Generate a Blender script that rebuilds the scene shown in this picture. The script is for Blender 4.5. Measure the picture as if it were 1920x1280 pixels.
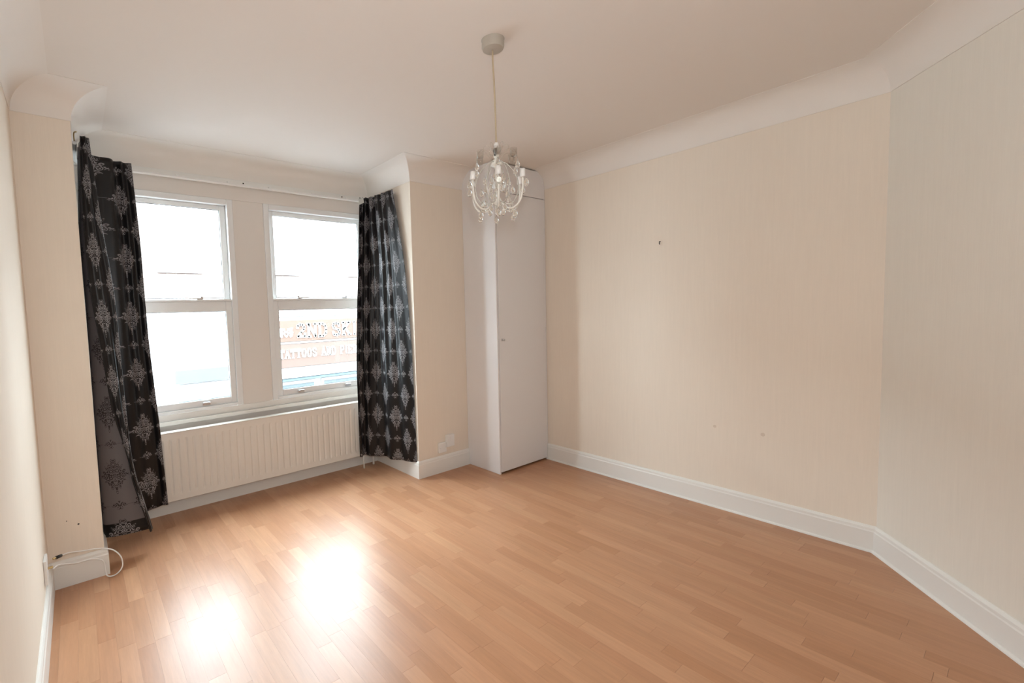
import bpy, bmesh, math, random
from mathutils import Vector, Matrix
random.seed(7)
S = bpy.context.scene
COL = S.collection
for o in list(bpy.data.objects): bpy.data.objects.remove(o)

# ------------------------------------------------------------------ camera
cam_d = bpy.data.cameras.new('camera'); cam = bpy.data.objects.new('camera', cam_d); COL.objects.link(cam)
YAW, PITCH, ROLL = math.radians(37.067), math.radians(3.753), math.radians(-1.84)
CAM_H = 1.35
fw = Vector((math.sin(YAW)*math.cos(PITCH), math.cos(YAW)*math.cos(PITCH), -math.sin(PITCH)))
rt = Vector((math.cos(YAW), -math.sin(YAW), 0)); up = rt.cross(fw)
r2 = rt*math.cos(ROLL)+up*math.sin(ROLL); u2 = -rt*math.sin(ROLL)+up*math.cos(ROLL)
m = Matrix((r2, u2, -fw)).transposed().to_4x4(); m.translation = (0, 0, CAM_H)
cam.matrix_world = m
cam_d.sensor_width = 36.0; cam_d.lens = 863.72/1920*36.0
cam_d.shift_x = 162.95/1920; cam_d.clip_start = .02; cam_d.clip_end = 300
S.camera = cam

# ------------------------------------------------------------------ sky, flash, exposure
SKY = 17.5
w = bpy.data.worlds.new('overcast_sky'); S.world = w; w.use_nodes = True
bg = w.node_tree.nodes['Background']; bg.inputs[0].default_value = (.80, .91, 1.0, 1); bg.inputs[1].default_value = SKY
S.view_settings.view_transform = 'Standard'; S.view_settings.look = 'None'
S.view_settings.gamma = 1; S.view_settings.use_curve_mapping = False
S.view_settings.exposure = 0.90
def area(name, loc, rot, sx, sy, power, color=(1, 1, 1), portal=False, spread=None):
    d = bpy.data.lights.new(name, 'AREA'); d.shape = 'RECTANGLE'; d.size = sx; d.size_y = sy
    d.energy = power; d.color = color
    if portal: d.cycles.is_portal = True
    if spread: d.spread = spread
    o = bpy.data.objects.new(name, d); COL.objects.link(o); o.location = loc; o.rotation_euler = rot
    return o
# daylight portals just outside the two windows (sampling aid only)
area('window_portal', (.52, 3.75, 1.45), (math.radians(-90), 0, 0), .95, 1.6, 1, portal=True)
area('window_portal', (1.66, 3.75, 1.45), (math.radians(-90), 0, 0), .95, 1.6, 1, portal=True)
# the photographer's flash: direct, just above the lens
FLASH = area('camera_flash', (.05, .02, 1.50), (math.radians(90), 0, -YAW-.1), .08, .05, 9.5, (.95, .98, 1))
# ...and its bounce up to the ceiling behind the camera
BOUNCE = area('camera_flash_bounce', (.25, -.55, 1.9), (math.radians(180), 0, 0), .25, .25, 7.0, (.95, .98, 1))

# ------------------------------------------------------------------ helpers
def tag(o, label=None, cat=None, group=None, kind=None):
    if label: o['label'] = label
    if cat: o['category'] = cat
    if group: o['group'] = group
    if kind: o['kind'] = kind
    return o
def empty(name, loc=(0, 0, 0)):
    o = bpy.data.objects.new(name, None); COL.objects.link(o); o.location = loc; o.empty_display_size = .05
    return o
def link(name, me, mats, parent=None, smooth=False):
    o = bpy.data.objects.new(name, me); COL.objects.link(o)
    if not isinstance(mats, (list, tuple)): mats = [mats]
    for mm in mats: me.materials.append(mm)
    if smooth:
        for p in me.polygons: p.use_smooth = True
    if parent is not None:
        o.parent = parent
        o.matrix_parent_inverse = Matrix.Translation(-parent_loc(parent))
    return o
def parent_loc(p):
    v = Vector(p.location)
    q = p
    return v if p.parent is None else v   # every parent below the top keeps identity location
def obj(name, bm, mats, parent=None, smooth=False, bevel=0, seg=2):
    me = bpy.data.meshes.new(name); bmesh.ops.recalc_face_normals(bm, faces=bm.faces)
    bm.to_mesh(me); bm.free()
    o = link(name, me, mats, parent, smooth)
    if bevel:
        b = o.modifiers.new('bevel', 'BEVEL'); b.width = bevel; b.segments = seg; b.limit_method = 'ANGLE'; b.angle_limit = math.radians(40)
    return o
def box(bm, x0, x1, y0, y1, z0, z1):
    vs = [bm.verts.new(c) for c in ((x0,y0,z0),(x1,y0,z0),(x1,y1,z0),(x0,y1,z0),(x0,y0,z1),(x1,y0,z1),(x1,y1,z1),(x0,y1,z1))]
    for f in ((0,3,2,1),(4,5,6,7),(0,1,5,4),(1,2,6,5),(2,3,7,6),(3,0,4,7)): bm.faces.new([vs[i] for i in f])
    return vs
def boxo(name, b, mat, parent=None, bevel=0): 
    bm = bmesh.new(); box(bm, *b); return obj(name, bm, mat, parent, bevel=bevel)
def lathe(bm, prof, c=(0, 0, 0), n=20):
    rings = []
    for r, z in prof:
        if r < 1e-6: rings.append([bm.verts.new((c[0], c[1], c[2]+z))])
        else: rings.append([bm.verts.new((c[0]+r*math.cos(2*math.pi*k/n), c[1]+r*math.sin(2*math.pi*k/n), c[2]+z)) for k in range(n)])
    for a, b in zip(rings, rings[1:]):
        for k in range(n):
            q = [a[k % len(a)], a[(k+1) % len(a)], b[(k+1) % len(b)], b[k % len(b)]]
            q = list(dict.fromkeys(q))
            if len(q) > 2: bm.faces.new(q)
    for rg in (rings[0], rings[-1]):
        if len(rg) > 2: bm.faces.new(rg)
def catmull(pts, n=6):
    P = [Vector(p) for p in pts]; P = [P[0]*2-P[1]]+P+[P[-1]*2-P[-2]]; out = []
    for i in range(1, len(P)-2):
        for k in range(n):
            t = k/n; a, b, c, d = P[i-1], P[i], P[i+1], P[i+2]
            out.append(.5*((2*b)+(c-a)*t+(2*a-5*b+4*c-d)*t*t+(3*b-a-3*c+d)*t**3))
    out.append(P[-2]); return out
def tube(bm, pts, r, n=8, cap=True):
    pts = [Vector(p) for p in pts]; rings = []; prev = None
    for i, p in enumerate(pts):
        t = (pts[min(i+1, len(pts)-1)]-pts[max(i-1, 0)]).normalized()
        if prev is None: a = t.orthogonal().normalized()
        else: a = (prev-t*prev.dot(t)).normalized()
        prev = a; b = t.cross(a)
        rr = r[i] if isinstance(r, (list, tuple)) else r
        rings.append([bm.verts.new(p+(a*math.cos(2*math.pi*k/n)+b*math.sin(2*math.pi*k/n))*rr) for k in range(n)])
    for u, v in zip(rings, rings[1:]):
        for k in range(n): bm.faces.new((u[k], u[(k+1) % n], v[(k+1) % n], v[k]))
    if cap: bm.faces.new(rings[0][::-1]); bm.faces.new(rings[-1])

# ------------------------------------------------------------------ materials
def srgb(r, g, b):
    f = lambda c: (c/255/12.92) if c/255 <= .04045 else ((c/255+.055)/1.055)**2.4
    return (f(r), f(g), f(b), 1)
class NT:
    def __init__(s, name):
        s.m = bpy.data.materials.new(name); s.m.use_nodes = True; s.t = s.m.node_tree; s.n = s.t.nodes
        s.b = s.n['Principled BSDF']; s.out = s.n['Material Output']
    def new(s, t, **kw):
        n = s.n.new(t)
        for k, v in kw.items(): setattr(n, k, v)
        return n
    def l(s, a, b): s.t.links.new(a, b)
    def set(s, i, v):
        if hasattr(v, 'is_linked') or hasattr(v, 'links'): s.l(v, i)
        else: i.default_value = v
    def math(s, op, a, b=0.0, c=None, clamp=False):
        n = s.new('ShaderNodeMath', operation=op, use_clamp=clamp); s.set(n.inputs[0], a); s.set(n.inputs[1], b)
        if c is not None: s.set(n.inputs[2], c)
        return n.outputs[0]
    def mix(s, f, a, b):
        n = s.new('ShaderNodeMix', data_type='RGBA'); s.set(n.inputs[0], f); s.set(n.inputs[6], a); s.set(n.inputs[7], b); return n.outputs[2]
    def noise(s, vec, scale, detail=3, rough=.5):
        n = s.new('ShaderNodeTexNoise'); n.inputs['Scale'].default_value = scale; n.inputs['Detail'].default_value = detail; n.inputs['Roughness'].default_value = rough
        if vec is not None: s.l(vec, n.inputs['Vector'])
        return n.outputs['Fac']
    def pos(s): return s.new('ShaderNodeNewGeometry').outputs['Position']
    def mapv(s, vec, scale):
        n = s.new('ShaderNodeMapping'); s.l(vec, n.inputs[0]); n.inputs['Scale'].default_value = scale; return n.outputs[0]
    def bump(s, h, strength, dist=.002):
        n = s.new('ShaderNodeBump'); n.inputs['Strength'].default_value = strength; n.inputs['Distance'].default_value = dist
        s.l(h, n.inputs['Height']); s.l(n.outputs[0], s.b.inputs['Normal'])
    def smooth(s, v, lo, hi):
        n = s.new('ShaderNodeMapRange', interpolation_type='SMOOTHSTEP'); s.set(n.inputs['Value'], v)
        n.inputs['From Min'].default_value = lo; n.inputs['From Max'].default_value = hi; return n.outputs[0]
def plain(name, col, rough=.5, metal=0, spec=.5, bumpk=None):
    t = NT(name); t.b.inputs['Base Color'].default_value = col if len(col) == 4 else (*col, 1)
    t.b.inputs['Roughness'].default_value = rough; t.b.inputs['Metallic'].default_value = metal; t.b.inputs['Specular IOR Level'].default_value = spec
    if bumpk: t.bump(t.noise(t.pos(), bumpk[0], 4), bumpk[1], .001)
    else:
        nz = t.noise(t.pos(), 14, 3); t.l(t.math('MULTIPLY_ADD', nz, .06, rough-.03), t.b.inputs['Roughness'])
    return t.m

def wallpaper(name, col):
    t = NT(name); p = t.pos()
    fine = t.noise(t.mapv(p, (260, 260, 9)), 1.0, 2)
    mid = t.noise(t.mapv(p, (60, 60, 3)), 1.0, 3)
    big = t.noise(p, 1.1, 3)
    f = t.math('ADD', t.math('MULTIPLY', fine, .5), t.math('MULTIPLY', mid, .5))
    v = t.math('MULTIPLY_ADD', f, .10, .95)
    v = t.math('MULTIPLY', v, t.math('MULTIPLY_ADD', big, .05, .975))
    hsv = t.new('ShaderNodeHueSaturation'); hsv.inputs['Color'].default_value = col; t.l(v, hsv.inputs['Value'])
    t.l(hsv.outputs[0], t.b.inputs['Base Color'])
    t.b.inputs['Roughness'].default_value = .75; t.b.inputs['Specular IOR Level'].default_value = .25
    t.bump(f, .35, .0012)
    return t.m
M = {}
M['paper'] = wallpaper('cream_wallpaper', (.82, .735, .635, 1))
M['paper2'] = wallpaper('diagonal_wallpaper', (.80, .755, .68, 1))  # wallpaper tint of the diagonal wall, paler and more neutral than the rest
M['ceiling'] = plain('ceiling_paint', (.80, .745, .69), .8, spec=.2, bumpk=(90, .08))
M['cove'] = plain('coving_paint', (.82, .775, .725), .7, spec=.25)
M['gloss'] = plain('white_gloss_paint', (.80, .785, .75), .32, spec=.4, bumpk=(35, .03))
M['baywall'] = plain('bay_wall_paint', (.78, .735, .69), .7, spec=.25, bumpk=(120, .1))
M['cupboard'] = plain('cupboard_white_paint', (.80, .785, .79), .38, spec=.4, bumpk=(25, .03))
M['upvc'] = plain('white_upvc', (.82, .83, .83), .3, spec=.45)
M['radiator'] = plain('radiator_enamel', (.80, .77, .715), .4, spec=.4)
M['plastic'] = plain('white_plastic', (.82, .81, .79), .35)
M['chrome'] = plain('chrome', (.62, .62, .63), .32, metal=1)
M['brassy'] = plain('brass', (.62, .48, .25), .3, metal=1)
M['black'] = plain('black_plastic', (.012, .011, .01), .4)
M['dark'] = plain('dark_gap', (.02, .018, .017), .8)
M['rose'] = plain('beige_rose_plastic', (.44, .40, .34), .5)  # even grey-beige base colour of the ceiling rose
M['rib'] = plain('thin_arm_metal', (.55, .535, .49), .3, metal=.35)
M['lining'] = plain('pale_curtain_lining', (.55, .56, .53), .8)
M['cord'] = plain('beige_flex', (.50, .40, .27), .5)
M['cream_metal'] = plain('cream_metal', (.78, .76, .70), .35)
M['subfloor'] = plain('laminate_underside', (.28, .14, .07), .7)

def beech():
    t = NT('beech_laminate'); p = t.pos()
    info = t.new('ShaderNodeObjectInfo'); rnd = info.outputs['Random']
    off = t.new('ShaderNodeVectorMath', operation='ADD'); t.l(p, off.inputs[0])
    cx = t.new('ShaderNodeCombineXYZ'); t.l(t.math('MULTIPLY', rnd, 37.0), cx.inputs[0]); t.l(t.math('MULTIPLY', rnd, 91.0), cx.inputs[1]); t.l(cx.outputs[0], off.inputs[1])
    v = off.outputs[0]
    grain = t.noise(t.mapv(v, (70, 4.5, 1)), 1.0, 4, .6)
    fleck = t.noise(t.mapv(v, (340, 22, 1)), 1.0, 2, .6)
    wave = t.noise(t.mapv(v, (16, 1.8, 1)), 1.0, 2)
    a = t.mix(rnd, (.42, .205, .104, 1), (.52, .280, .155, 1))
    rr = t.math('FRACT', t.math('MULTIPLY', rnd, 7.13))
    a = t.mix(t.math('MULTIPLY', rr, .35), a, (.46, .222, .125, 1))
    f = t.math('ADD', t.math('MULTIPLY', grain, .55), t.math('ADD', t.math('MULTIPLY', fleck, .2), t.math('MULTIPLY', wave, .4)))
    dk = t.math('MULTIPLY_ADD', f, .62, .66)
    vm = t.new('ShaderNodeHueSaturation'); t.l(a, vm.inputs['Color']); t.l(dk, vm.inputs['Value'])
    t.l(vm.outputs[0], t.b.inputs['Base Color'])
    sm = t.noise(p, 3.0, 4, .6)
    t.l(t.math('MULTIPLY_ADD', sm, .14, .28), t.b.inputs['Roughness'])
    t.b.inputs['Specular IOR Level'].default_value = .52
    h = t.math('ADD', t.math('MULTIPLY', t.noise(p, 2.2, 2), 1.0), t.math('MULTIPLY', fleck, .03))
    t.bump(h, .12, .004)
    return t.m
M['beech'] = beech()

def glass_pane():
    t = NT('window_glass'); t.n.remove(t.b)
    tr = t.new('ShaderNodeBsdfTransparent'); tr.inputs[0].default_value = (.94, .96, .95, 1)
    gl = t.new('ShaderNodeBsdfGlossy'); gl.inputs['Roughness'].default_value = .02
    fr = t.new('ShaderNodeLayerWeight'); k_ = t.math('MULTIPLY_ADD', t.math('POWER', fr.outputs['Facing'], 5.0), .9, .04)
    fr.inputs[0].default_value = .5
    mx = t.new('ShaderNodeMixShader'); t.l(k_, mx.inputs[0]); t.l(tr.outputs[0], mx.inputs[1]); t.l(gl.outputs[0], mx.inputs[2])
    t.l(mx.outputs[0], t.out.inputs[0]); return t.m
M['pane'] = glass_pane()
t = NT('clear_crystal'); t.b.inputs['Base Color'].default_value = (.97, .98, .97, 1); t.b.inputs['Roughness'].default_value = .02
t.b.inputs['Transmission Weight'].default_value = 1; t.b.inputs['IOR'].default_value = 1.45; M['crystal'] = t.m
t = NT('clear_acrylic'); t.b.inputs['Base Color'].default_value = (.93, .92, .88, 1); t.b.inputs['Roughness'].default_value = .08
t.b.inputs['Transmission Weight'].default_value = .75; t.b.inputs['IOR'].default_value = 1.3; M['acrylic'] = t.m

t = NT('thin_clear_glass'); t.n.remove(t.b)
tr = t.new('ShaderNodeBsdfTransparent'); tr.inputs[0].default_value = (.95, .95, .94, 1)
gl = t.new('ShaderNodeBsdfGlossy'); gl.inputs['Roughness'].default_value = .05
fr = t.new('ShaderNodeLayerWeight'); fr.inputs[0].default_value = .5
mx = t.new('ShaderNodeMixShader'); t.l(t.math('MULTIPLY_ADD', t.math('POWER', fr.outputs['Facing'], 3.0), .5, .06), mx.inputs[0]); t.l(tr.outputs[0], mx.inputs[1]); t.l(gl.outputs[0], mx.inputs[2])
t.l(mx.outputs[0], t.out.inputs[0]); M['thin'] = t.m

def damask(name, reverse):
    """half-drop damask: u,v in metres on the cloth; matt woven motif on a satin ground (reverse = the weave's negative)"""
    t = NT(name)
    uv = t.new('ShaderNodeUVMap'); uv.uv_map = 'UVMap'
    sp = t.new('ShaderNodeSeparateXYZ'); t.l(uv.outputs[0], sp.inputs[0]); U, V = sp.outputs[0], sp.outputs[1]
    CW, CH = .27, .36
    def motif(du, dv, hw, hh, seed, big=True):
        a = t.math('FRACT', t.math('ADD', t.math('DIVIDE', U, CW), du)); b = t.math('FRACT', t.math('ADD', t.math('DIVIDE', V, CH), dv))
        x = t.math('MULTIPLY', t.math('ABSOLUTE', t.math('SUBTRACT', a, .5)), CW)      # mirrored
        y = t.math('MULTIPLY', t.math('SUBTRACT', b, .5), CH)
        ay = t.math('ABSOLUTE', y)
        d = t.math('ADD', t.math('DIVIDE', x, hw), t.math('DIVIDE', ay, hh))
        # scalloped outline
        ang = t.math('ARCTAN2', t.math('MULTIPLY', y, .7), x)
        sc = t.math('MULTIPLY', t.math('SINE', t.math('MULTIPLY', ang, 17.0)), .10)
        c = t.new('ShaderNodeCombineXYZ'); t.l(x, c.inputs[0]); t.l(y, c.inputs[1]); c.inputs[2].default_value = seed
        vo = t.new('ShaderNodeTexVoronoi'); vo.inputs['Scale'].default_value = 46; t.l(c.outputs[0], vo.inputs['Vector'])
        d = t.math('ADD', d, sc)
        d = t.math('ADD', d, t.math('MULTIPLY', t.math('SUBTRACT', vo.outputs['Distance'], .4), .35))
        mask = t.math('SUBTRACT', 1.0, t.smooth(d, .80, .92))
        # filigree: curls
        nn = t.noise(c.outputs[0], 40, 1.0)
        fil = t.math('SINE', t.math('ADD', t.math('MULTIPLY', vo.outputs['Distance'], 21.0), t.math('MULTIPLY', nn, 9.0)))
        fil = t.smooth(fil, -.35, .15)
        return t.math('MULTIPLY', mask, fil), x, y
    m1, x1, y1 = motif(0, 0, .084, .122, 1.3)
    m2, x2, y2 = motif(.5, .5, .084, .122, 1.3)
    m3, _, _ = motif(.5, 0, .040, .036, 4.1)
    m4, _, _ = motif(0, .5, .040, .036, 4.1)
    # thin tendrils linking the motifs in a row
    link_ = t.math('MULTIPLY', t.math('LESS_THAN', t.math('ABSOLUTE', y1), .0016), t.smooth(t.math('SINE', t.math('MULTIPLY', U, 120.0)), -.2, .4))
    link2 = t.math('MULTIPLY', t.math('LESS_THAN', t.math('ABSOLUTE', y2), .0016), t.smooth(t.math('SINE', t.math('MULTIPLY', U, 120.0)), -.2, .4))
    k = t.math('MAXIMUM', t.math('MAXIMUM', m1, m2), t.math('MAXIMUM', m3, m4)); k = t.math('MAXIMUM', k, t.math('MULTIPLY', t.math('MAXIMUM', link_, link2), .45))
    weave = t.noise(t.mapv(uv.outputs[0], (900, 500, 1)), 1.0, 1)
    ground = (.0065, .006, .0068, 1); thread = (.25, .24, .25, 1)
    if reverse:
        # hem turned up on the reverse shows the face side along the bottom 75 mm
        hem = t.math('LESS_THAN', V, .075)
        back = t.mix(k, (.15, .137, .142, 1), (.035, .028, .030, 1)); face = t.mix(k, ground, thread)
        col = t.mix(hem, back, face)
    else: col = t.mix(k, ground, thread)
    t.l(col, t.b.inputs['Base Color'])
    t.l(t.math('MULTIPLY_ADD', k, .30, .36), t.b.inputs['Roughness'])
    t.b.inputs['Specular IOR Level'].default_value = .28 if reverse else .32
    t.b.inputs['Sheen Weight'].default_value = .04; t.b.inputs['Sheen Roughness'].default_value = .4
    t.bump(weave, .25, .0006)
    return t.m
M['damask'] = damask('damask_face', False)
M['damask_back'] = damask('damask_reverse', True)

# ------------------------------------------------------------------ room dimensions
XL, XR, YW, YB = -.187, 3.2987, 2.9645, 3.607
XP1, XP2, XC, YC, YD = .044, 2.139, 2.678, 2.586, .465
ZT, ZC, CD, HB = 2.51, 2.362, .1545, .139
DX, DY = 2.197, -.399           # end of the diagonal wall
YBK = -1.6
WT = .14
def wall(name, x0, x1, y0, y1, mat, label, z0=0, z1=ZT):
    return tag(boxo(name, (x0, x1, y0, y1, z0, z1), mat), label, kind='structure')
# walls stand on the floor plane and run up to the ceiling underside
wall('wall_left', XL-WT, XL, YBK-WT, YW+.4, M['paper'], 'long cream papered wall at the left edge of the room')
wall('wall_pier_left', XL, XP1-.0, YW, YW+.78, M['paper'], 'narrow cream papered pier left of the window bay')
wall('wall_pier_right', XP2, XR+WT, YW, YW+.78, M['paper'], 'cream papered pier between the window bay and the corner cupboard')
wall('wall_right', XR, XR+WT, YD-.05, YW, M['paper'], 'wide cream papered wall right of the corner cupboard')
wall('wall_back', XL-WT, DX+.4, YBK-WT, YBK, M['paper'], 'cream papered wall behind the viewpoint')
wall('wall_return', DX, DX+WT, YBK, DY, M['paper'], 'cream papered return wall behind the viewpoint')
# diagonal wall
bm = bmesh.new()
dn = Vector((DY-YD, XR-DX, 0)).normalized()*-1   # outward
if dn.x < 0: dn = -dn
dn = Vector((abs(dn.x), -abs(dn.y), 0))
pts = [Vector((XR, YD, 0)), Vector((XR+WT, YD-.05, 0)), Vector((DX+WT, DY-.05-.03, 0)), Vector((DX, DY, 0))]
pts[1] = pts[0]+dn*WT; pts[2] = pts[3]+dn*WT
lo = [bm.verts.new(p) for p in pts]; hi = [bm.verts.new(p+Vector((0, 0, ZT))) for p in pts]
bm.faces.new(lo); bm.faces.new(hi[::-1])
for i in range(4): bm.faces.new((lo[i], lo[(i+1) % 4], hi[(i+1) % 4], hi[i]))
tag(obj('wall_diagonal', bm, M['paper2']), 'diagonal papered wall at the right edge of the view, in a paler tint', kind='structure')
# bay back wall with two window openings
W1 = (.06, .978); W2 = (1.203, 2.125); WZ0, WZ1 = .690, 2.215
bm = bmesh.new(); y0, y1 = YB, YB+.11
box(bm, XP1, XP2, y0, y1, 0, WZ0-.05); box(bm, XP1, XP2, y0, y1, WZ1, ZT)
for a, b in ((XP1, W1[0]), (W1[1], W2[0]), (W2[1], XP2)): box(bm, a, b, y0, y1, WZ0-.05, WZ1)
tag(obj('wall_bay', bm, M['baywall'], bevel=.003), 'white painted bay wall around the two sash windows', kind='structure')
# ceiling
tag(boxo('ceiling', (XL-WT, XR+WT, YBK-WT, YB+.3, ZT, ZT+.12), M['ceiling']), 'off white ceiling over the whole room', kind='structure')

# ------------------------------------------------------------------ sweeps along the wall line: coving and skirting
def sweep(path, prof, closed=False):
    """yields one bmesh per straight run, mitred at both ends; the room lies right of the path"""
    P = [Vector((x, y, 0)) for x, y in path]; n = len(P)
    def nrm(a, b):
        d = (b-a).normalized(); return Vector((d.y, -d.x, 0))
    off = []
    for i in range(n):
        a = nrm(P[i-1], P[i]) if i > 0 else None; b = nrm(P[i], P[i+1]) if i < n-1 else None
        if a is None: off.append(b)
        elif b is None: off.append(a)
        else: off.append((a+b)/(1+a.dot(b)))
    for i in range(n-1):
        bm = bmesh.new()
        A = [bm.verts.new(P[i]+off[i]*d+Vector((0, 0, z))) for d, z in prof]
        B = [bm.verts.new(P[i+1]+off[i+1]*d+Vector((0, 0, z))) for d, z in prof]
        k = len(prof)
        for j in range(k): bm.faces.new((A[j], A[(j+1) % k], B[(j+1) % k], B[j]))
        bm.faces.new(A[::-1]); bm.faces.new(B)
        yield bm
cove = [(0, ZT), (0, ZC), (.004, ZC)]
for k in range(0, 11):
    th = math.radians(90*k/10); cove.append((CD-(CD-.004)*math.cos(th), ZC+.006+(ZT-.002-ZC-.006)*math.sin(th)))
cove += [(CD+.004, ZT-.002), (CD+.004, ZT)]
run1 = [(XL, YBK), (XL, YW), (XP1, YW), (XP1, YB), (XP2, YB), (XP2, YW), (XC, YW)]
run2 = [(XR, YC), (XR, YD), (DX, DY)]
cl = ['left wall', 'left pier', 'left bay side', 'bay window wall', 'right bay side', 'right pier', 'right wall', 'diagonal wall']
i = 0
for path in (run1, run2):
    for bm in sweep(path, cove):
        o = obj('trim_%d' % (i+1), bm, M['cove'], smooth=False)
        for p in o.data.polygons: p.use_smooth = len(p.vertices) == 4
        e = o.modifiers.new('split', 'EDGE_SPLIT'); e.split_angle = math.radians(35)
        tag(o, 'curved off white coving above the %s' % cl[i], kind='structure'); i += 1
T = .017
base = [(0, 0), (T, 0), (T, HB-.030), (T-.003, HB-.024), (T-.004, HB-.012), (T-.009, HB-.004), (T-.013, HB), (0, HB)]
beadbase = [(0, 0), (T+.010, 0), (T+.009, .006), (T+.006, .010), (T, .012)]+base[2:]
bn = ['left', 'pier_left', 'bay_left', 'bay', 'bay_right', 'pier_right', 'right', 'diagonal']
i = 0
for path, pf in ((run1, base), (run2, beadbase)):
    for bm in sweep(path, pf):
        tag(obj('baseboard_'+bn[i], bm, M['gloss']), 'white gloss skirting board along the %s' % cl[i], kind='structure'); i += 1

# ------------------------------------------------------------------ floor: beech strips, each its own piece
floor = boxo('floor', (XL-WT, XR+WT, YBK-WT, YB+.3, -.06, -.0085), M['subfloor'])
tag(floor, 'shiny beech effect strip laminate floor', kind='structure')
def inside(x, y):
    if not (XL-.03 < x < XR+.03 and YBK < y < YB+.02): return False
    if y > YW+.03 and not (XP1-.03 < x < XP2+.03): return False
    ex, ey = DX-XR, DY-YD                     # diagonal
    if y < YD and (x-XR)*ey-(y-YD)*ex < -.06*math.hypot(ex, ey): return False
    if y < DY and x > DX+.03: return False
    return True
ub = bmesh.new(); box(ub, -.5, .5, -.5, .5, -.5, .5)
bmesh.ops.bevel(ub, geom=[e for e in ub.edges if all(v.co.z > .4 for v in e.verts)], offset=.0005, segments=1, affect='EDGES')
ume = bpy.data.meshes.new('plank'); bmesh.ops.recalc_face_normals(ub, faces=ub.faces); ub.to_mesh(ume); ub.free(); ume.materials.append(M['beech'])
SW = .0645; planks = []
x = XL-.02; c = 0
while x < XR+.02:
    y = YBK-random.random()*.4
    while y < YB+.02:
        ln = random.choice((.30, .36, .40, .42, .45, .48))
        y0, y1 = max(y, YBK), min(y+ln, YB+.02)
        xa, xb = x, x+SW
        if y1-y0 > .03:
            cx, cy = (xa+xb)/2, (y0+y1)/2
            if inside(cx, cy) or inside(cx, y0+.02) or inside(cx, y1-.02):
                # stay clear of the bay sides
                gap = .0004 if c % 3 == 0 else .0002
                planks.append((cx, cy, xb-xa-gap, y1-y0-.0006))
        y += ln
    x += SW; c += 1
def seen(cx, cy, dx, dy):
    px = []
    for sx in (-.5, .5):
        for sy in (-.5, .5):
            d = Vector((cx+sx*dx, cy+sy*dy, -CAM_H)); z = d.dot(fw)
            if z < .05: return 0
            px.append((960-162.95+863.72*d.dot(r2)/z, 640-863.72*d.dot(u2)/z))
    if max(p[0] for p in px) < 0 or min(p[0] for p in px) > 1920 or min(p[1] for p in px) > 1280: return 0
    a, b, c_, d_ = px[0], px[1], px[3], px[2]
    q = [a, b, c_, d_]
    return abs(sum(q[i][0]*q[(i+1) % 4][1]-q[(i+1) % 4][0]*q[i][1] for i in range(4)))/2
planks.sort(key=lambda p: -seen(*p))
for p in planks[:300]:
    o = bpy.data.objects.new('plank', ume); COL.objects.link(o); o.parent = floor
    o.location = (p[0], p[1], -.004); o.scale = (p[2], p[3], .008)
bm = bmesh.new()
for p in planks[300:]: box(bm, p[0]-p[2]/2, p[0]+p[2]/2, p[1]-p[3]/2, p[1]+p[3]/2, -.008, 0)
# per-strip tint for the joined remainder
t = NT('beech_laminate_far')
_src = M['beech']
far = M['beech'].copy(); far.name = 'beech_laminate_remainder'
nt = far.node_tree
oi = [n for n in nt.nodes if n.type == 'OBJECT_INFO'][0]; gi = nt.nodes.new('ShaderNodeNewGeometry')
for l in list(nt.links):
    if l.from_node == oi: nt.links.new(gi.outputs['Random Per Island'], l.to_socket)
tag(obj('plank_remainder', bm, far, floor), kind='stuff')

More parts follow.
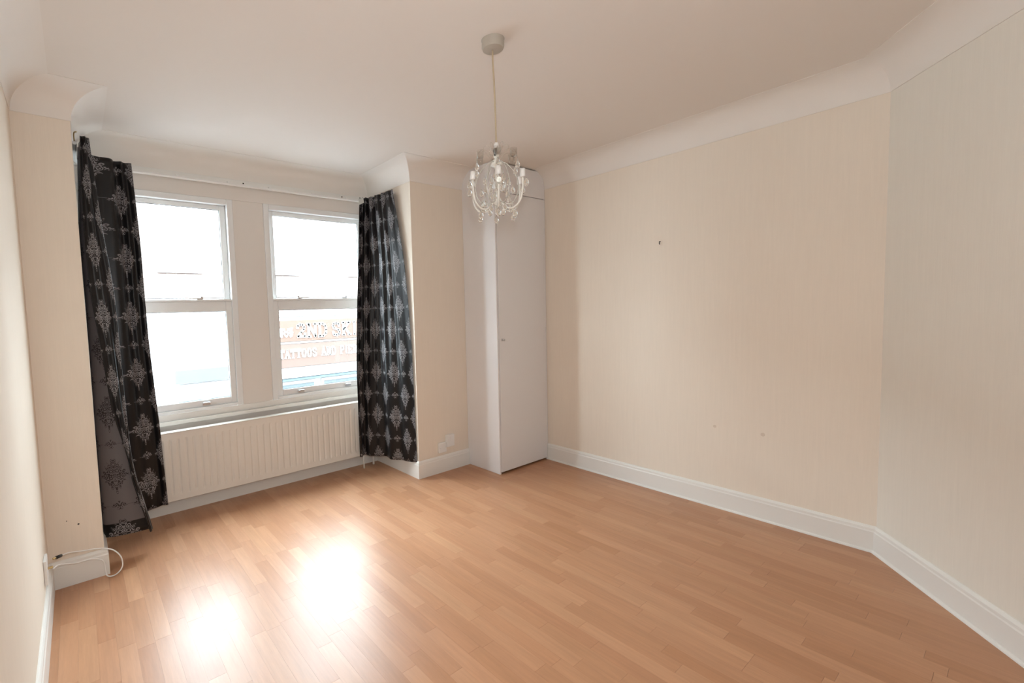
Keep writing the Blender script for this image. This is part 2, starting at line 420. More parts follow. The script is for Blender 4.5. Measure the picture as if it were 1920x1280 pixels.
# ------------------------------------------------------------------ windows
def window(idx, x0, x1, label):
    root = empty('window_%d' % idx, ((x0+x1)/2, YB, WZ0)); tag(root, label, kind='structure')
    z0, z1 = WZ0, WZ1; fwd = .042                       # outer frame
    yf, yb_ = YB-.006, YB+.075
    bm = bmesh.new()
    box(bm, x0, x0+fwd, yf, yb_, z0, z1); box(bm, x1-fwd, x1, yf, yb_, z0, z1)
    box(bm, x0+fwd, x1-fwd, yf, yb_, z1-fwd, z1); box(bm, x0+fwd, x1-fwd, yf, yb_, z0, z0+.022)
    obj('frame', bm, M['upvc'], root, bevel=.004)
    zm0, zm1 = 1.398, 1.495; st = .043
    def sash(nm, za, zb, ya, yb2, rb, rt_):
        bm = bmesh.new(); a, b = x0+fwd, x1-fwd
        box(bm, a, a+st, ya, yb2, za, zb); box(bm, b-st, b, ya, yb2, za, zb)
        box(bm, a+st, b-st, ya, yb2, za, za+rb); box(bm, a+st, b-st, ya, yb2, zb-rt_, zb)
        s = obj(nm, bm, M['upvc'], root, bevel=.004)
        bm = bmesh.new(); ym = (ya+yb2)/2
        box(bm, a+st-.004, b-st+.004, ym-.002, ym+.002, za+rb-.004, zb-rt_+.004)
        obj('pane', bm, M['pane'], s)
        # dark rubber gasket line
        bm = bmesh.new(); g = .003
        A, B, Z0, Z1 = a+st, b-st, za+rb, zb-rt_
        box(bm, A, A+g, ya+.006, ya+.010, Z0, Z1); box(bm, B-g, B, ya+.006, ya+.010, Z0, Z1)
        box(bm, A+g, B-g, ya+.006, ya+.010, Z0, Z0+g); box(bm, A+g, B-g, ya+.006, ya+.010, Z1-g, Z1)
        obj('gasket', bm, M['dark'], s)
        return s
    sash('upper_sash', 1.440, z1-fwd, YB+.040, YB+.070, .055, .032)
    lower = sash('lower_sash', z0+.022, 1.470, YB+.008, YB+.038, .048, .072)
    # stepped meeting rail cap
    boxo('rail_cap', (x0+fwd, x1-fwd, YB+.0, YB+.044, 1.470, 1.486), M['upvc'], lower, bevel=.003)
    for sx, dr in ((.20, 1), (.66, -1)):
        lx = x0+fwd+st+sx*(x1-x0-2*fwd-2*st)/.86
        bm = bmesh.new(); box(bm, lx-.020, lx+.020, YB-.014, YB+.010, 1.486, 1.497)
        f = obj('latch', bm, M['chrome'], root, bevel=.002)
        bm = bmesh.new(); lathe(bm, [(.0, 0), (.011, .0), (.011, .010), (.004, .014), (0, .015)], (lx-dr*.012, YB-.002, 1.497), 10)
        obj('knob', bm, M['chrome'], f, smooth=True)
        boxo('lever', (min(lx, lx+dr*.075), max(lx, lx+dr*.075), YB-.012, YB-.003, 1.490, 1.498), M['upvc'], f, bevel=.002)
    for sx in (.17, .66):
        lx = x0+fwd+st+sx*(x1-x0-2*fwd-2*st)/.86
        bm = bmesh.new(); box(bm, lx-.026, lx+.026, YB-.004, YB+.010, z0+.030, z0+.052)
        tube(bm, catmull([(lx-.020, YB, z0+.045), (lx-.016, YB-.020, z0+.052), (lx+.016, YB-.020, z0+.052), (lx+.020, YB, z0+.045)], 5), .004, 6)
        obj('sash_lift', bm, M['chrome'], root, bevel=.001)
    return root
window(1, *W1, 'left white sash window with two panes, partly behind the left curtain')
window(2, *W2, 'right white sash window with two panes, facing the orange shop sign')
# sill board
bm = bmesh.new(); box(bm, XP1+.002, XP2-.002, YB-.030, YB+.06, .618, .645); box(bm, XP1+.002, XP2-.002, YB-.006, YB+.0, .645, .690)
tag(obj('trim_9', bm, M['gloss'], bevel=.005), 'white window sill board under both windows', kind='structure')

# ------------------------------------------------------------------ curtain rail on its batten
rail = empty('curtain_rail', (1.09, YB-.03, 2.33)); tag(rail, 'white curtain rail on a batten across the bay above the windows', 'curtain rail')
bm = bmesh.new(); box(bm, XP1+.004, XP2-.004, YB-.022, YB, 2.318, 2.362); obj('batten', bm, M['gloss'], rail, bevel=.003)
rp = catmull([(.058, 3.16, 2.318), (.058, 3.40, 2.318), (.066, 3.50, 2.316), (.13, 3.548, 2.314), (.5, 3.552, 2.314), (1.1, 3.553, 2.314), (1.7, 3.552, 2.314), (2.03, 3.548, 2.314), (2.112, 3.50, 2.316), (2.122, 3.40, 2.318), (2.122, 3.17, 2.318)], 8)
bm = bmesh.new(); tube(bm, rp, .0105, 6); obj('rail', bm, M['plastic'], rail)
bm = bmesh.new(); tube(bm, catmull([(.058, 3.16, 2.326), (.057, 3.15, 2.350), (.060, 3.14, 2.366), (.070, 3.13, 2.368)], 5), .0035, 7); obj('end_hook', bm, M['brassy'], rail, smooth=True)
for bx in (.35, .62, .95, 1.25, 1.60, 1.90):
    bm = bmesh.new(); box(bm, bx-.009, bx+.009, YB-.052, YB-.022, 2.312, 2.335); obj('bracket', bm, M['plastic'], rail, bevel=.002)
for sx in (1.06, 1.87):
    bm = bmesh.new(); lathe(bm, [(0, -.004), (.005, -.004), (.005, .004), (0, .004)], (sx, YB-.0245, 2.340), 8); obj('screw', bm, M['dark'], rail)

# ------------------------------------------------------------------ curtains
def cloth(name, levels, nu, fold, label, width):
    """levels: [(z, [plan control points])] top to bottom, all with the same count; fold(s, t) -> offset along the plan normal"""
    NV = 90
    zs = [l[0] for l in levels]
    dense = [catmull([(p[0], p[1], p[2] if len(p) > 2 else 0) for p in l[1]], 40) for l in levels]
    n = len(dense[0])
    bm = bmesh.new(); uvl = bm.loops.layers.uv.new('UVMap'); grid = []
    ztop, zbot = zs[0], zs[-1]
    for j in range(NV+1):
        z = ztop+(zbot-ztop)*j/NV
        k = 0
        while k < len(zs)-2 and z < zs[k+1]: k += 1
        f = (zs[k]-z)/(zs[k]-zs[k+1]); 
        # smooth interpolation between levels (Catmull in z)
        a, b = dense[k], dense[k+1]; p_ = dense[max(k-1, 0)]; q_ = dense[min(k+2, len(dense)-1)]
        pts = []
        for i in range(n):
            A, B, Pm, Q = a[i], b[i], p_[i], q_[i]
            pts.append(.5*((2*A)+(B-Pm)*f+(2*Pm-5*A+4*B-Q)*f*f+(3*A-Pm-3*B+Q)*f**3) if k > 0 and k < len(zs)-2 else A.lerp(B, f))
        # resample by arc length of the top level parameter
        row = []
        for i in range(nu+1):
            s = i/nu; x = s*(n-1); i0 = min(int(x), n-2); P = pts[i0].lerp(pts[i0+1], x-i0)
            T_ = (pts[min(i0+2, n-1)]-pts[max(i0-1, 0)]); T_.z = 0
            N = Vector((T_.y, -T_.x, 0)).normalized() if T_.length > 1e-6 else Vector((0, 0, 0))
            dz = P.z; P = Vector((P.x, P.y, 0))+N*fold(s, j/NV)
            row.append(bm.verts.new((P.x, P.y, z+dz)))
        grid.append(row)
    for j in range(NV):
        for i in range(nu):
            f = bm.faces.new((grid[j][i], grid[j][i+1], grid[j+1][i+1], grid[j+1][i])); f.smooth = True
            for lp, (ii, jj) in zip(f.loops, ((i, j), (i+1, j), (i+1, j+1), (i, j+1))):
                lp[uvl].uv = (ii/nu*width, (ztop-zbot)*(1-jj/NV))
    me = bpy.data.meshes.new(name); bm.to_mesh(me); bm.free()
    o = link(name, me, [M['damask'], M['damask_back']])
    so = o.modifiers.new('cloth', 'SOLIDIFY'); so.thickness = .0016; so.offset = 0; so.material_offset = 1; so.material_offset_rim = 0
    return o
def bumpf(s, c, w): return math.exp(-((s-c)/w)**2)
# right curtain: from the bay corner forward along the right bay side to the pier edge
def fold_r(s, t):
    s = (1-s)**.85
    a = .016*(1-t)**1.2+.003
    v = a*(.75*math.sin(2*math.pi*7.3*s+1.1*math.sin(6.5*s+2*t))+.45*math.sin(2*math.pi*12.1*s+2+1.5*math.sin(4*s)))
    g = min(1, t*1.6)
    v += g*.026*math.sin(2*math.pi*3.4*s+.9+.5*math.sin(4*t)+1.2*math.sin(7.7*s))*(.5+.5*math.sin(math.pi*min(1, s*1.1)))
    v += .006*math.sin(2*math.pi*(5.3*s+.8*t))*t
    q = min(1, max(0, (s-.52)/.28)); q = q*q*(3-2*q)
    return -v*(1-.62*q)*min(1, (1-s)*8+.25)
LR = [
 (2.335, [(2.000, 3.515), (2.045, 3.50), (2.075, 3.44), (2.085, 3.34), (2.090, 3.24), (2.095, 3.14)]),
 (1.83,  [(1.935, 3.47), (2.000, 3.46), (2.050, 3.39), (2.065, 3.27), (2.085, 3.16), (2.108, 3.045)]),
 (1.29,  [(1.888, 3.455), (1.965, 3.44), (2.020, 3.37), (2.050, 3.24), (2.080, 3.12), (2.118, 3.000)]),
 (.84,   [(1.860, 3.445), (1.945, 3.43), (2.000, 3.35), (2.035, 3.22), (2.080, 3.09), (2.124, 2.985)]),
 (.13,   [(1.858, 3.435), (1.945, 3.42), (1.985, 3.33), (2.030, 3.20), (2.085, 3.07), (2.130, 2.980)]),
]
cr = cloth('curtain', [(z_, pp_[::-1]) for z_, pp_ in LR], 260, fold_r, 'right black and silver damask curtain hanging beside the cream pier', .88)
tag(cr, 'black curtain with silver damask motifs, hanging right of the windows beside the wall sockets', 'curtain')
bm = bmesh.new(); q_ = [bm.verts.new(c_) for c_ in ((1.978, 3.492, 2.318), (2.016, 3.478, 2.330), (2.022, 3.476, 2.288), (1.982, 3.488, 2.268))]; bm.faces.new(q_)
lc = obj('lining_corner', bm, M['lining'], cr); lc['label'] = 'pale turned back lining corner'
sl_ = lc.modifiers.new('cloth', 'SOLIDIFY'); sl_.thickness = .002
# left curtain: from the right edge back behind the pier, then folded forward so its grey reverse shows
LL = []
def lvl(z, A, C, D, B):
    return (z, [(A, 3.455), (A-.055, 3.46), (A*.52+.05, 3.43), (B+.03, 3.36), (B, 3.25), (B+.004, 3.17), ((B+C)/2, 3.135), (C-.004, 3.13), (C, 3.112), (C-.008, 3.098), ((C+D)/2, 3.085), (D, 3.080)])
LL = [lvl(2.335, .343, .122, .082, .080), lvl(1.90, .360, .145, .068, .057), lvl(1.50, .365, .178, .074, .056), lvl(1.20, .371, .186, .100, .055), lvl(.86, .386, .194, .128, .055), lvl(.60, .399, .203, .178, .055), lvl(.40, .405, .228, .205, .056), lvl(.115, .415, .281, .268, .058)]
def fold_l(s, t):
    e = min(1, s*10)
    back = 1-min(1, max(0, (s-.33)/.08))
    v = back*(.014*math.sin(2*math.pi*11*s+1.2)*(1-.5*t)+.012*math.sin(2*math.pi*6*s+2*t)*t)*e
    fr = min(1, max(0, (s-.74)/.04))
    v += fr*.006*math.sin(2*math.pi*9*s+3*t)
    return -v
clf = cloth('curtain', LL, 260, fold_l, '', 1.02)
tag(clf, 'black damask curtain left of the windows, twisted to show its grey reverse near the floor', 'curtain')

# ------------------------------------------------------------------ radiator
rad = empty('radiator', (1.15, 3.52, 0)); tag(rad, 'long cream ribbed panel radiator under the window sill', 'radiator')
RX0, RX1, RZ0, RZ1, RY = .28, 2.02, .112, .582, 3.497
def radpanel():
    bm = bmesh.new(); pitch = .0485; xs = []
    x = RX0
    cols = [(RX0, 0), (RX0+.012, 0)]
    x = RX0+.030
    while x+.02 < RX1-.012:
        cols += [(x-.010, 0), (x-.005, .55), (x, 1), (x+.005, .55), (x+.010, 0)]; x += pitch
    cols += [(RX1-.012, 0), (RX1, 0)]
    rows = [(RZ0, 0), (RZ0+.040, 0), (RZ0+.052, .6), (RZ0+.062, 1), (RZ1-.062, 1), (RZ1-.052, .6), (RZ1-.040, 0), (RZ1, 0)]
    g = [[bm.verts.new((cx, RY+.008*cd*rd, rz)) for cx, cd in cols] for rz, rd in rows]
    for a, b in zip(g, g[1:]):
        for k in range(len(cols)-1): bm.faces.new((a[k], a[k+1], b[k+1], b[k]))
    # wrap edges to a back
    bk = RY+.034
    r0 = [bm.verts.new((cx, bk, RZ0)) for cx, _ in cols]; r1 = [bm.verts.new((cx, bk, RZ1)) for cx, _ in cols]
    for k in range(len(cols)-1):
        bm.faces.new((r0[k], r0[k+1], g[0][k+1], g[0][k])); bm.faces.new((g[-1][k], g[-1][k+1], r1[k+1], r1[k])); bm.faces.new((r0[k+1], r0[k], r1[k], r1[k+1]))
    bm.faces.new([r[0] for r in g]+[r1[0], r0[0]]); bm.faces.new([r0[-1], r1[-1]]+[r[-1] for r in g[::-1]])
    return bm
obj('panel', radpanel(), M['radiator'], rad, bevel=.003)
bm = bmesh.new(); box(bm, RX0-.004, RX1+.004, RY-.003, RY+.060, RZ1+.0005, RZ1+.006); obj('top_cover', bm, M['radiator'], rad, bevel=.002)
for bx in (.55, 1.75):
    bm = bmesh.new(); box(bm, bx-.02, bx+.02, RY+.034, YB-.020, .25, .50); obj('bracket', bm, M['radiator'], rad)
bm = bmesh.new(); tube(bm, catmull([(2.045, 3.53, .0), (2.045, 3.53, .10), (2.042, 3.53, .13), (2.035, 3.53, .142), (2.02, 3.53, .146)], 5), .0085, 10)
obj('pipe', bm, M['gloss'], rad, smooth=True)
bm = bmesh.new(); tube(bm, [(1.925, 3.49, 0), (1.925, 3.49, .112)], .007, 10); obj('pipe', bm, M['gloss'], rad, smooth=True)
bm = bmesh.new(); lathe(bm, [(0, 0), (.014, 0), (.016, .01), (.016, .045), (.012, .055), (0, .056)], (2.045, 3.53, .15), 12)
obj('valve', bm, M['plastic'], rad, smooth=True)

# ------------------------------------------------------------------ corner cupboard
cup = empty('cupboard', (2.98, 2.78, 0)); tag(cup, 'tall white built in cupboard in the far corner of the room', 'cupboard')
zt = ZT-.001
# side panel scribed round the coving on the pier
def scribed(axis, c0, c1, far, near_sign):
    pass
bm = bmesh.new()
def prism_x(bm, poly, x0, x1):           # poly in (y,z)
    a = [bm.verts.new((x0, y, z)) for y, z in poly]; b = [bm.verts.new((x1, y, z)) for y, z in poly]
    k = len(poly); bm.faces.new(a[::-1]); bm.faces.new(b)
    for i in range(k): bm.faces.new((a[i], a[(i+1) % k], b[(i+1) % k], b[i]))
def prism_y(bm, poly, y0, y1):           # poly in (x,z)
    a = [bm.verts.new((x, y0, z)) for x, z in poly]; b = [bm.verts.new((x, y1, z)) for x, z in poly]
    k = len(poly); bm.faces.new(a); bm.faces.new(b[::-1])
    for i in range(k): bm.faces.new((a[i], b[i], b[(i+1) % k], a[(i+1) % k]))
prism_x(bm, [(YC, 0), (YW-.001, 0), (YW-.001, zt), (YC, zt)], XC, XC+.016)
obj('side_panel', bm, M['cupboard'], cup, bevel=.003)
fr = bmesh.new()
box(fr, XR-.020, XR-.001, YC+.001, YC+.020, 0, zt)
box(fr, XC+.017, XR-.021, YC+.012, YC+.030, 2.268, 2.284)
obj('frame', fr, M['cupboard'], cup, bevel=.002)
d = boxo('door', (XC+.018, XR-.023, YC-.004, YC+.010, .016, 2.272), M['cupboard'], cup, bevel=.002)
bm = bmesh.new()
box(bm, 2.719, 2.741, YC-.0065, YC-.004, 1.089, 1.111); obj('escutcheon', bm, M['chrome'], d, bevel=.001)
bm = bmesh.new(); lathe(bm, [(0, 0), (.006, 0), (.005, .010), (.009, .014), (.009, .020), (0, .022)], (0, 0, 0), 14)
bmesh.ops.rotate(bm, verts=bm.verts, cent=(0, 0, 0), matrix=Matrix.Rotation(math.radians(90), 3, 'X')); bmesh.ops.translate(bm, verts=bm.verts, vec=(2.730, YC-.0065, 1.100))
obj('knob', bm, M['chrome'], d, smooth=True)
boxo('upper_door', (XC+.018, XR-.023, YC-.004, YC+.010, 2.277, 2.500), M['cupboard'], cup, bevel=.002)
bm = bmesh.new(); box(bm, XC+.03, XR-.03, YC+.060, YC+.075, .0, .05); obj('gap_shade_strip', bm, M['dark'], cup)  # near-black strip stands in for the shade in the gap under the door
for hz in (.30, 1.15, 2.0):
    bm = bmesh.new(); tube(bm, [(XR-.0215, YC-.004, hz-.03), (XR-.0215, YC-.004, hz+.03)], .004, 8); obj('hinge', bm, M['cupboard'], d)

# ------------------------------------------------------------------ sockets and marks
def plate(name, b, label, cat, nscrew=2):
    o = empty(name, ((b[0]+b[1])/2, (b[2]+b[3])/2, b[4])); tag(o, label, cat)
    boxo('plate', b, M['plastic'], o, bevel=.003)
    return o
p = plate('wall_socket', (2.418, 2.500, YW-.026, YW-.0005, .205, .305), 'taller white socket box on the right pier, nearer the cupboard', 'socket')
boxo('switch', (2.450, 2.468, YW-.030, YW-.026, .270, .290), M['plastic'], p, bevel=.001)
p = plate('wall_socket', (2.337, 2.416, YW-.020, YW-.0005, .168, .250), 'lower white blank plate on the right pier, just left of the taller socket', 'socket')
for sx in (2.347, 2.406):
    bm = bmesh.new(); lathe(bm, [(0, -.001), (.003, -.001), (.003, .001), (0, .001)], (sx, YW-.0205, .209), 8); obj('screw', bm, M['chrome'], p)
# aerial plate on the left wall
p = empty('aerial_socket', (XL, 2.69, .20)); tag(p, 'white aerial socket plate low on the left wall near the pier', 'socket')
boxo('plate', (XL+.0005, XL+.012, 2.640, 2.735, .175, .285), M['plastic'], p, bevel=.002)
bm = bmesh.new(); tube(bm, [(XL+.012, 2.705, .225), (XL+.030, 2.705, .225)], .006, 10); obj('connector', bm, M['brassy'], p)
# aerial cable with plug
cb = empty('aerial_cable', (.03, 2.92, 0)); tag(cb, 'white aerial cable looping over the skirting of the left pier onto the floor', 'cable')
pts = [(XL+.030, 2.705, .216), (XL+.05, 2.78, .196), (-.08, 2.905, .128), (-.02, 2.925, .118), (.018, 2.925, .105), (.036, 2.925, .085), (.040, 2.925, .045), (.044, 2.920, .012), (.062, 2.905, .005), (.090, 2.905, .010), (.115, 2.915, .035), (.113, 2.92, .085), (.085, 2.925, .130), (.045, 2.925, .155), (.0, 2.925, .167), (-.05, 2.915, .178), (-.10, 2.87, .205), (-.130, 2.82, .222)]
bm = bmesh.new(); tube(bm, catmull(pts, 8), .0032, 8); obj('flex', bm, M['plastic'], cb, smooth=True)
bm = bmesh.new(); tube(bm, [(-.130, 2.82, .222), (-.148, 2.79, .230)], .0075, 10); obj('plug', bm, M['black'], cb, smooth=True)
bm = bmesh.new(); tube(bm, [(-.148, 2.79, .230), (-.157, 2.776, .234)], .005, 10); obj('plug_tip', bm, M['brassy'], cb, smooth=True)
# hook and nail holes
bm = bmesh.new(); tube(bm, [(XR-.0002, 1.597, 1.783), (XR-.012, 1.597, 1.783), (XR-.014, 1.597, 1.770), (XR-.008, 1.597, 1.764)], .0028, 8)
tag(obj('picture_hook', bm, M['dark']), 'small dark hook high on the right wall', 'hook')
def stain(name, x, y, z, r, axis, label, mat):
    bm = bmesh.new(); lathe(bm, [(0, 0), (r*.6, .0006), (r, .0002), (r, 0)], (0, 0, 0), 10)
    R = Matrix.Rotation(math.radians(-90), 3, 'Y') if axis == 'x' else Matrix.Rotation(math.radians(90), 3, 'X')
    bmesh.ops.rotate(bm, verts=bm.verts, cent=(0, 0, 0), matrix=R); bmesh.ops.translate(bm, verts=bm.verts, vec=(x, y, z))
    tag(obj(name, bm, mat), label, 'mark')
M['smudge'] = plain('smudge', (.70, .60, .50), .8, spec=.2)
stain('scuff_mark', XR-.0002, .976, .533, .012, 'x', 'larger brownish scuff low on the right wall', M['smudge'])
stain('scuff_mark', XR-.0002, 1.242, .536, .010, 'x', 'fainter scuff left of the larger one on the right wall', M['smudge'])
stain('nail_hole', -.056, YW-.0002, .305, .0045, 'y', 'dark nail hole low on the left pier', M['dark'])
stain('nail_hole', -.103, YW-.0002, .335, .0025, 'y', 'tiny nail hole up and left of the darker one on the left pier', M['dark'])

# ------------------------------------------------------------------ chandelier
CX, CY = 1.522, 1.452
ch = empty('chandelier', (CX, CY, ZT)); tag(ch, 'small cream chandelier with clear glass drops hanging from a ceiling rose', 'chandelier')
bm = bmesh.new(); lathe(bm, [(0, -.043), (.030, -.043), (.044, -.039), (.048, -.030), (.048, -.003), (.050, 0), (0, 0)], (CX-.006, CY, ZT-.0005), 28)
obj('ceiling_rose', bm, M['rose'], ch, smooth=True).modifiers.new('s', 'EDGE_SPLIT').split_angle = math.radians(40)
bm = bmesh.new(); tube(bm, catmull([(CX-.010, CY, ZT-.043), (CX-.008, CY, ZT-.10), (CX-.003, CY, ZT-.2), (CX, CY, ZT-.32), (CX+.002, CY, 2.075)], 6), .0036, 8)
obj('cord', bm, M['cord'], ch, smooth=True)
bm = bmesh.new(); lathe(bm, [(0, .038), (.007, .038), (.010, .030), (.011, .006), (.008, 0), (0, 0)], (CX+.002, CY, 2.040), 14); obj('cord_grip', bm, M['plastic'], ch, smooth=True)
bm = bmesh.new(); lathe(bm, [(0, .032), (.008, .032), (.009, .020), (.005, .002), (0, 0)], (CX-.010, CY-.004, 2.018), 12); obj('terminal_block', bm, M['black'], ch, smooth=True)
bm = bmesh.new(); lathe(bm, [(0, .09), (.004, .088), (.004, .064), (.012, .060), (.012, .050), (.005, .044), (.022, .034), (.028, .022), (.026, .014), (.010, .008), (.007, 0), (.006, -.12), (.016, -.128), (.020, -.140), (.014, -.152), (.004, -.158), (0, -.159)], (CX, CY, 1.965), 18)
obj('stem', bm, M['cream_metal'], ch, smooth=True)
def P(r, a, z): return (CX+r*math.cos(a), CY+r*math.sin(a), z)
def drop(c, h, rr, parent=None):
    bm = bmesh.new(); pr = [(0, 0)]
    for k in range(1, 9):
        t_ = k/9; pr.append((rr*math.sin(math.pi*t_**.62)*1.0 if t_ < .99 else 0, -h*(1-t_)*0-h*t_))
    pr = [(0, 0)]+[(rr*(math.sin(math.pi*(k/9)))**.75*(.35+.65*(k/9)), -h*k/9) for k in range(1, 9)]+[(0, -h)]
    lathe(bm, pr, c, 12)
    lathe(bm, [(0, .004), (.0022, .002), (.0022, -.003), (0, -.004)], c, 8)
    return obj('glass_drop', bm, M['crystal'], parent or ch, smooth=True)
def wire(c, parent):          # short wire ring a drop hangs from
    bm = bmesh.new(); tube(bm, [(c[0], c[1], c[2]-.001), (c[0], c[1], c[2]+.008)], .0009, 5); return obj('hook', bm, M['chrome'], parent)
N = 6
for k in range(N):
    a = 2*math.pi*k/N+.30
    # cage rib: from the crown bowing out and down to the lower hub
    bm = bmesh.new(); tube(bm, catmull([P(.020, a, 1.992), P(.045, a, 1.985), P(.078, a, 1.945), P(.094, a, 1.895), P(.086, a, 1.845), P(.058, a, 1.812), P(.016, a, 1.825)], 6), .0024, 7)
    obj('cage_rib', bm, M['rib'], ch, smooth=True)
    # lower candle arm
    b = a+math.pi/N
    bm = bmesh.new(); tube(bm, catmull([P(.014, b, 1.835), P(.035, b, 1.800), P(.072, b, 1.786), P(.108, b, 1.812), P(.121, b, 1.860), P(.122, b, 1.908)], 6), .0040, 8)
    arm = obj('arm', bm, M['cream_metal'], ch, smooth=True)
    bm = bmesh.new(); lathe(bm, [(0, 0), (.009, 0), (.012, .003), (.0115, .034), (.009, .034), (.009, .008), (0, .008)], P(.122, b, 1.908), 14)
    obj('candle_cup', bm, M['plastic'], arm, smooth=True)
    drop(P(.122+.016, b, 1.905), .040, .0155, arm)
    drop(P(.085, b, 1.780), .038, .0150, arm)
    # upper curl with clear bobeche and drop
    bm = bmesh.new(); tube(bm, catmull([P(.018, b, 1.998), P(.040, b, 2.030), P(.070, b, 2.040), P(.094, b, 2.018), P(.100, b, 1.985)], 6), .0022, 6)
    cu = obj('upper_curl', bm, M['thin'], ch, smooth=True)
    bm = bmesh.new(); lathe(bm, [(0, 0), (.010, 0), (.014, .004), (.016, .036), (.0148, .036), (.0128, .005), (0, .003)], P(.082, b, 2.000), 14)
    obj('bobeche', bm, M['thin'], cu, smooth=True)
    drop(P(.100, b, 1.984), .038, .0140, cu)
    # petals round the cord grip
    bm = bmesh.new(); tube(bm, catmull([P(.012, a, 2.030), P(.030, a, 2.062), P(.050, a, 2.066), P(.054, a, 2.050), P(.036, a, 2.034), P(.012, a, 2.026)], 6), .0016, 5)
    obj('petal_loop', bm, M['thin'], ch, smooth=True)
    # inner drops
    drop(P(.052, a, 1.935-.012*(k % 2)), .038, .0140); wire(P(.052, a, 1.935-.012*(k % 2)), ch)
    drop(P(.030, b, 1.900), .036, .0130); drop(P(.070, b+.25, 1.885), .036, .0135); drop(P(.066, b-.2, 1.850-.01*(k % 3)), .034, .013); drop(P(.060, a, 1.806), .036, .0140)
drop((CX, CY, 1.803), .042, .0155)

# ------------------------------------------------------------------ outside: street and the terrace opposite
SY = 14.0
def brick():
    t = NT('pale_brick'); b = t.new('ShaderNodeTexBrick'); b.inputs['Scale'].default_value = 1.0
    mp = t.new('ShaderNodeMapping'); mp.inputs['Rotation'].default_value = (math.radians(90), 0, 0); t.l(t.pos(), mp.inputs[0]); t.l(mp.outputs[0], b.inputs['Vector'])
    b.inputs['Brick Width'].default_value = .225; b.inputs['Row Height'].default_value = .075; b.inputs['Mortar Size'].default_value = .010
    b.inputs['Color1'].default_value = (.13, .095, .085, 1); b.inputs['Color2'].default_value = (.16, .12, .105, 1); b.inputs['Mortar'].default_value = (.18, .165, .15, 1)
    t.l(b.outputs['Color'], t.b.inputs['Base Color']); t.b.inputs['Roughness'].default_value = .9; return t.m
M['brick'] = brick()
M['sign'] = plain('orange_sign_board', (.122, .076, .058), .5)
M['sign2'] = plain('pale_red_sign_board', (.122, .082, .067), .5)
M['white'] = plain('white_render', (.55, .55, .55), .6)
M['letter'] = plain('white_lettering', (.7, .7, .69), .5)
M['grey'] = plain('grey_trim', (.19, .187, .18), .6)
M['teal'] = plain('pale_blue_trim', (.10, .14, .15), .5)
M['blue'] = plain('blue_fascia', (.105, .14, .165), .5)
M['shopglass'] = plain('shop_window_glass', (.15, .185, .195), .1, spec=.6)
M['upstairs_pane'] = plain('pale_upstairs_glass', (.30, .30, .30), .25)  # plain light grey for the upstairs panes opposite
M['asphalt'] = plain('asphalt', (.22, .22, .23), .9)
tag(boxo('road', (-25, 45, 4.2, SY+6, -3.3, -3.2), M['asphalt']), 'grey street seen below outside the windows', kind='structure')
bl = empty('shop_building', (6.2, SY, -3.2)); tag(bl, 'pale brick shop building with the orange fascia sign across the street', 'building')
boxo('upper_wall', (3.9, 12, SY+.02, SY+6, 1.40, 6.0), M['brick'], bl)
boxo('lower_wall', (3.9, 12, SY+.30, SY+6, -3.2, 1.395), M['white'], bl)
boxo('cornice', (3.9, 12, SY-.065, SY+.30, 1.30, 1.395), M['grey'], bl, bevel=.02)
boxo('gap_board', (3.9, 12, SY-.03, SY+.30, 1.205, 1.298), M['white'], bl)  # added board covering the shaded gap between sign and cornice
boxo('fascia_moulding', (3.9, 12, SY-.06, SY+.30, .47, .53), M['grey'], bl)
boxo('blind_box', (3.9, 12, SY-.02, SY+.30, -.60, -.28), M['white'], bl)
boxo('transom', (3.9, 12, SY+.02, SY+.30, -.70, -.62), M['teal'], bl)
for a in (4.3, 6.4, 8.5):
    f = boxo('shop_window', (a, a+1.9, SY+.24, SY+.29, -2.6, -.75), M['white'], bl)
    boxo('shop_pane', (a+.08, a+1.82, SY+.22, SY+.238, -2.5, -.85), M['shopglass'], f)
for a in (4.6, 7.4, 10.2):
    f = boxo('window', (a, a+1.1, SY-.02, SY+.015, 2.6, 4.4), M['white'], bl)
    boxo('pane', (a+.09, a+1.01, SY-.03, SY-.022, 2.7, 4.3), M['upstairs_pane'], f)
b2 = empty('terrace_building', (0, SY, -3.2)); tag(b2, 'pale brick terrace building with a blue shop fascia left of the sign', 'building')
boxo('upper_wall', (-12, 3.88, SY+.02, SY+6, 1.60, 6.0), M['brick'], b2)
boxo('lower_wall', (-12, 3.88, SY+.06, SY+6, -3.2, 1.58), M['white'], b2)
boxo('cornice', (-12, 3.88, SY-.08, SY+.05, 1.47, 1.575), M['white'], b2)
boxo('fascia', (2.05, 3.6, SY-.05, SY+.055, -.40, -.05), M['blue'], b2)
f = boxo('shop_window', (2.0, 3.6, SY+.0, SY+.055, -2.6, -.46), M['white'], b2)
boxo('shop_pane', (2.1, 2.72, SY-.01, SY-.001, -2.5, -.52), M['shopglass'], f); boxo('shop_pane', (2.9, 3.5, SY-.01, SY-.001, -2.5, -.52), M['shopglass'], f)
for a in (-.6, 1.8):
    f = boxo('window', (a, a+1.1, SY-.02, SY+.015, 2.6, 4.4), M['white'], b2)
    boxo('pane', (a+.09, a+1.01, SY-.03, SY-.022, 2.7, 4.3), M['upstairs_pane'], f)
# this house's own street front, unseen; added to cut skylight on the terrace opposite
of = bmesh.new()
for b in ((-12, XP1-.12, 3.76, 3.9, -3.2, 6.5), (XP2+.12, 20, 3.76, 3.9, -3.2, 6.5), (XP1-.12, XP2+.12, 3.76, 3.9, -3.2, .55), (XP1-.12, XP2+.12, 3.76, 3.9, 2.62, 6.5)): box(of, *b)
tag(obj('wall_street_front', of, M['brick']), 'unseen brick street front of this house, blocking skylight outside the window bay', kind='structure')
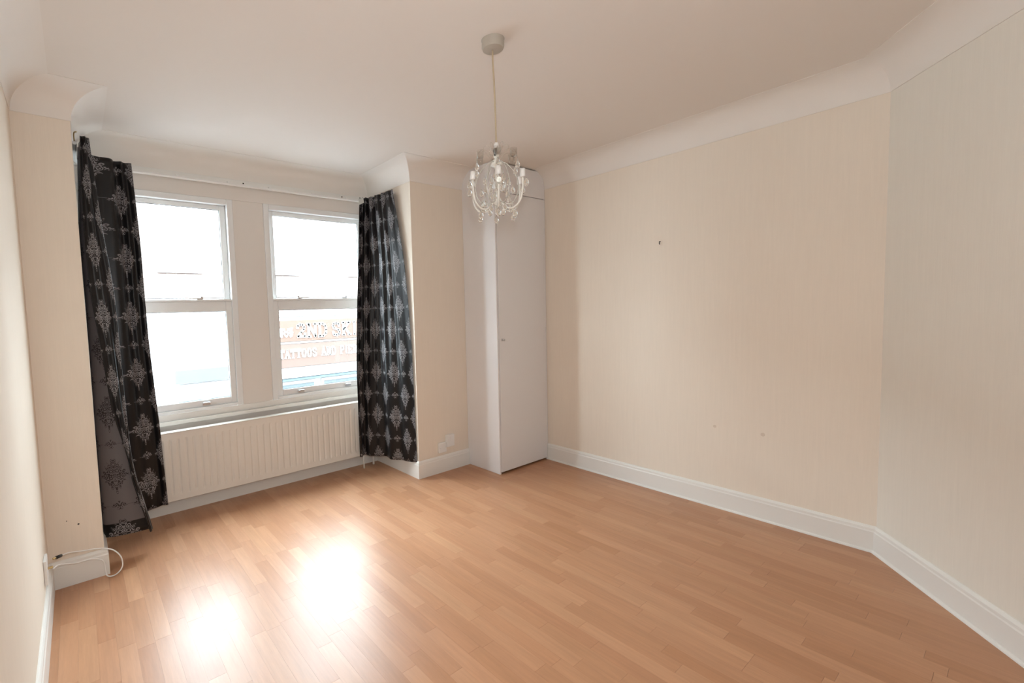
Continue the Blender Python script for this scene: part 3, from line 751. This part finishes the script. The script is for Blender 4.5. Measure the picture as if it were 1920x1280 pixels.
# sign boards with slab-serif lettering
GL = {  # strokes in a unit box (0..1, 0..1); curves as polylines
 'N': [[(.12,0),(.12,1)],[(.12,1),(.88,0)],[(.88,0),(.88,1)]], 'D': [[(.15,0),(.15,1)],[(.0,1),(.55,1),(.85,.8),(.9,.5),(.85,.2),(.55,0),(.0,0)]],
 '2': [[(.1,.72),(.14,.9),(.4,1),(.7,.97),(.86,.8),(.8,.6),(.5,.38),(.12,.06),(.9,.06),(.92,.28)]],
 'S': [[(.86,.74),(.8,.93),(.5,1),(.2,.95),(.1,.76),(.22,.58),(.75,.44),(.9,.24),(.8,.06),(.5,0),(.18,.05),(.1,.28)]],
 'K': [[(.15,0),(.15,1)],[(.15,.42),(.85,1)],[(.36,.58),(.88,0)]], 'I': [[(.5,0),(.5,1)]], 'T': [[(.5,0),(.5,1)],[(.02,.76),(.02,1),(.98,1),(.98,.76)]],
 'A': [[(.08,0),(.5,1)],[(.5,1),(.92,0)],[(.24,.34),(.76,.34)]], 'O': [[(.5,0),(.2,.08),(.08,.5),(.2,.92),(.5,1),(.8,.92),(.92,.5),(.8,.08),(.5,0)]],
 'P': [[(.15,0),(.15,1)],[(0,1),(.6,1),(.86,.88),(.88,.66),(.62,.48),(.15,.48)]], 'E': [[(.15,0),(.15,1)],[(0,1),(.86,1),(.86,.8)],[(.15,.5),(.62,.5)],[(0,0),(.88,0),(.88,.22)]],
 'R': [[(.15,0),(.15,1)],[(0,1),(.6,1),(.84,.88),(.84,.66),(.6,.5),(.15,.5)],[(.5,.5),(.9,0)]], 'C': [[(.88,.74),(.8,.94),(.5,1),(.2,.92),(.08,.5),(.2,.08),(.5,0),(.8,.06),(.9,.26)]],
 'G': [[(.88,.74),(.8,.94),(.5,1),(.2,.92),(.08,.5),(.2,.08),(.5,0),(.84,.06),(.84,.42),(.56,.42)]] }
SER = {'N': [(.12,0),(.12,1),(.88,1)], 'K': [(.15,0),(.15,1),(.86,1),(.88,0)], 'I': [(.5,0),(.5,1)], 'T': [(.5,0)], 'A': [(.08,0),(.92,0)], 'P': [(.15,0)], 'R': [(.15,0),(.9,0)], 'D': [], '2': [], 'S': [], 'O': [], 'E': [], 'C': [], 'G': []}
def glyph(bm, ch_, x, z, wd, ht, y, sw):
    def seg(a, b, k):
        A = Vector((x+a[0]*wd, 0, z+a[1]*ht)); B = Vector((x+b[0]*wd, 0, z+b[1]*ht)); d_ = (B-A)
        if d_.length < 1e-6: return
        d_.normalize(); n_ = Vector((-d_.z, 0, d_.x))*k/2; A -= d_*k*.3; B += d_*k*.3
        q = [A-n_, B-n_, B+n_, A+n_]
        lo_ = [bm.verts.new((v.x, y, v.z)) for v in q]; hi_ = [bm.verts.new((v.x, y-.02, v.z)) for v in q]
        bm.faces.new(lo_); bm.faces.new(hi_[::-1])
        for i_ in range(4): bm.faces.new((lo_[i_], lo_[(i_+1) % 4], hi_[(i_+1) % 4], hi_[i_]))
    for st_ in GL[ch_]:
        for a, b in zip(st_, st_[1:]): seg(a, b, sw)
    for cx_, cz_ in SER[ch_]: seg((cx_-.2, cz_), (cx_+.2, cz_), sw*.7)
sg = empty('shop_sign', (7.0, SY-.02, .5)); tag(sg, 'orange shop fascia sign reading 2ND SKIN seen through the right window', 'sign')
bd = boxo('board', (4.75, 10.2, SY-.05, SY-.005, .535, 1.20), M['sign'], sg, bevel=.01)
bd2 = boxo('lower_board', (4.75, 10.2, SY-.05, SY-.005, -.27, .465), M['sign2'], sg, bevel=.01)
x = 5.50
for ch_ in '2ND SKIN':
    if ch_ == ' ': x += .12; continue
    wd = .17 if ch_ == 'I' else .29
    bm = bmesh.new(); glyph(bm, ch_, x, .66, wd, .40, SY-.052, .072); obj('letter', bm, M['letter'], bd); x += wd+.075
x = 4.92
for ch_ in 'TATTOOS AND PIERCING':
    if ch_ == ' ': x += .13; continue
    wd = .07 if ch_ == 'I' else .135
    bm = bmesh.new(); glyph(bm, ch_, x, .03, wd, .25, SY-.052, .038); obj('letter', bm, M['letter'], bd2); x += wd+.045
# scrolling ornament left of the name
def orn(x0, sgn):
    bm = bmesh.new()
    for s_ in (.0, .12):
        pts = [(x0+sgn*(.02+.22*k/20+.06*math.sin(k*.55)), SY-.06, .76+s_+.07*math.cos(k*.62)) for k in range(21)]
        tube(bm, pts, .022, 5)
    obj('ornament', bm, M['letter'], bd)
orn(4.92, 1); orn(5.40, -1)
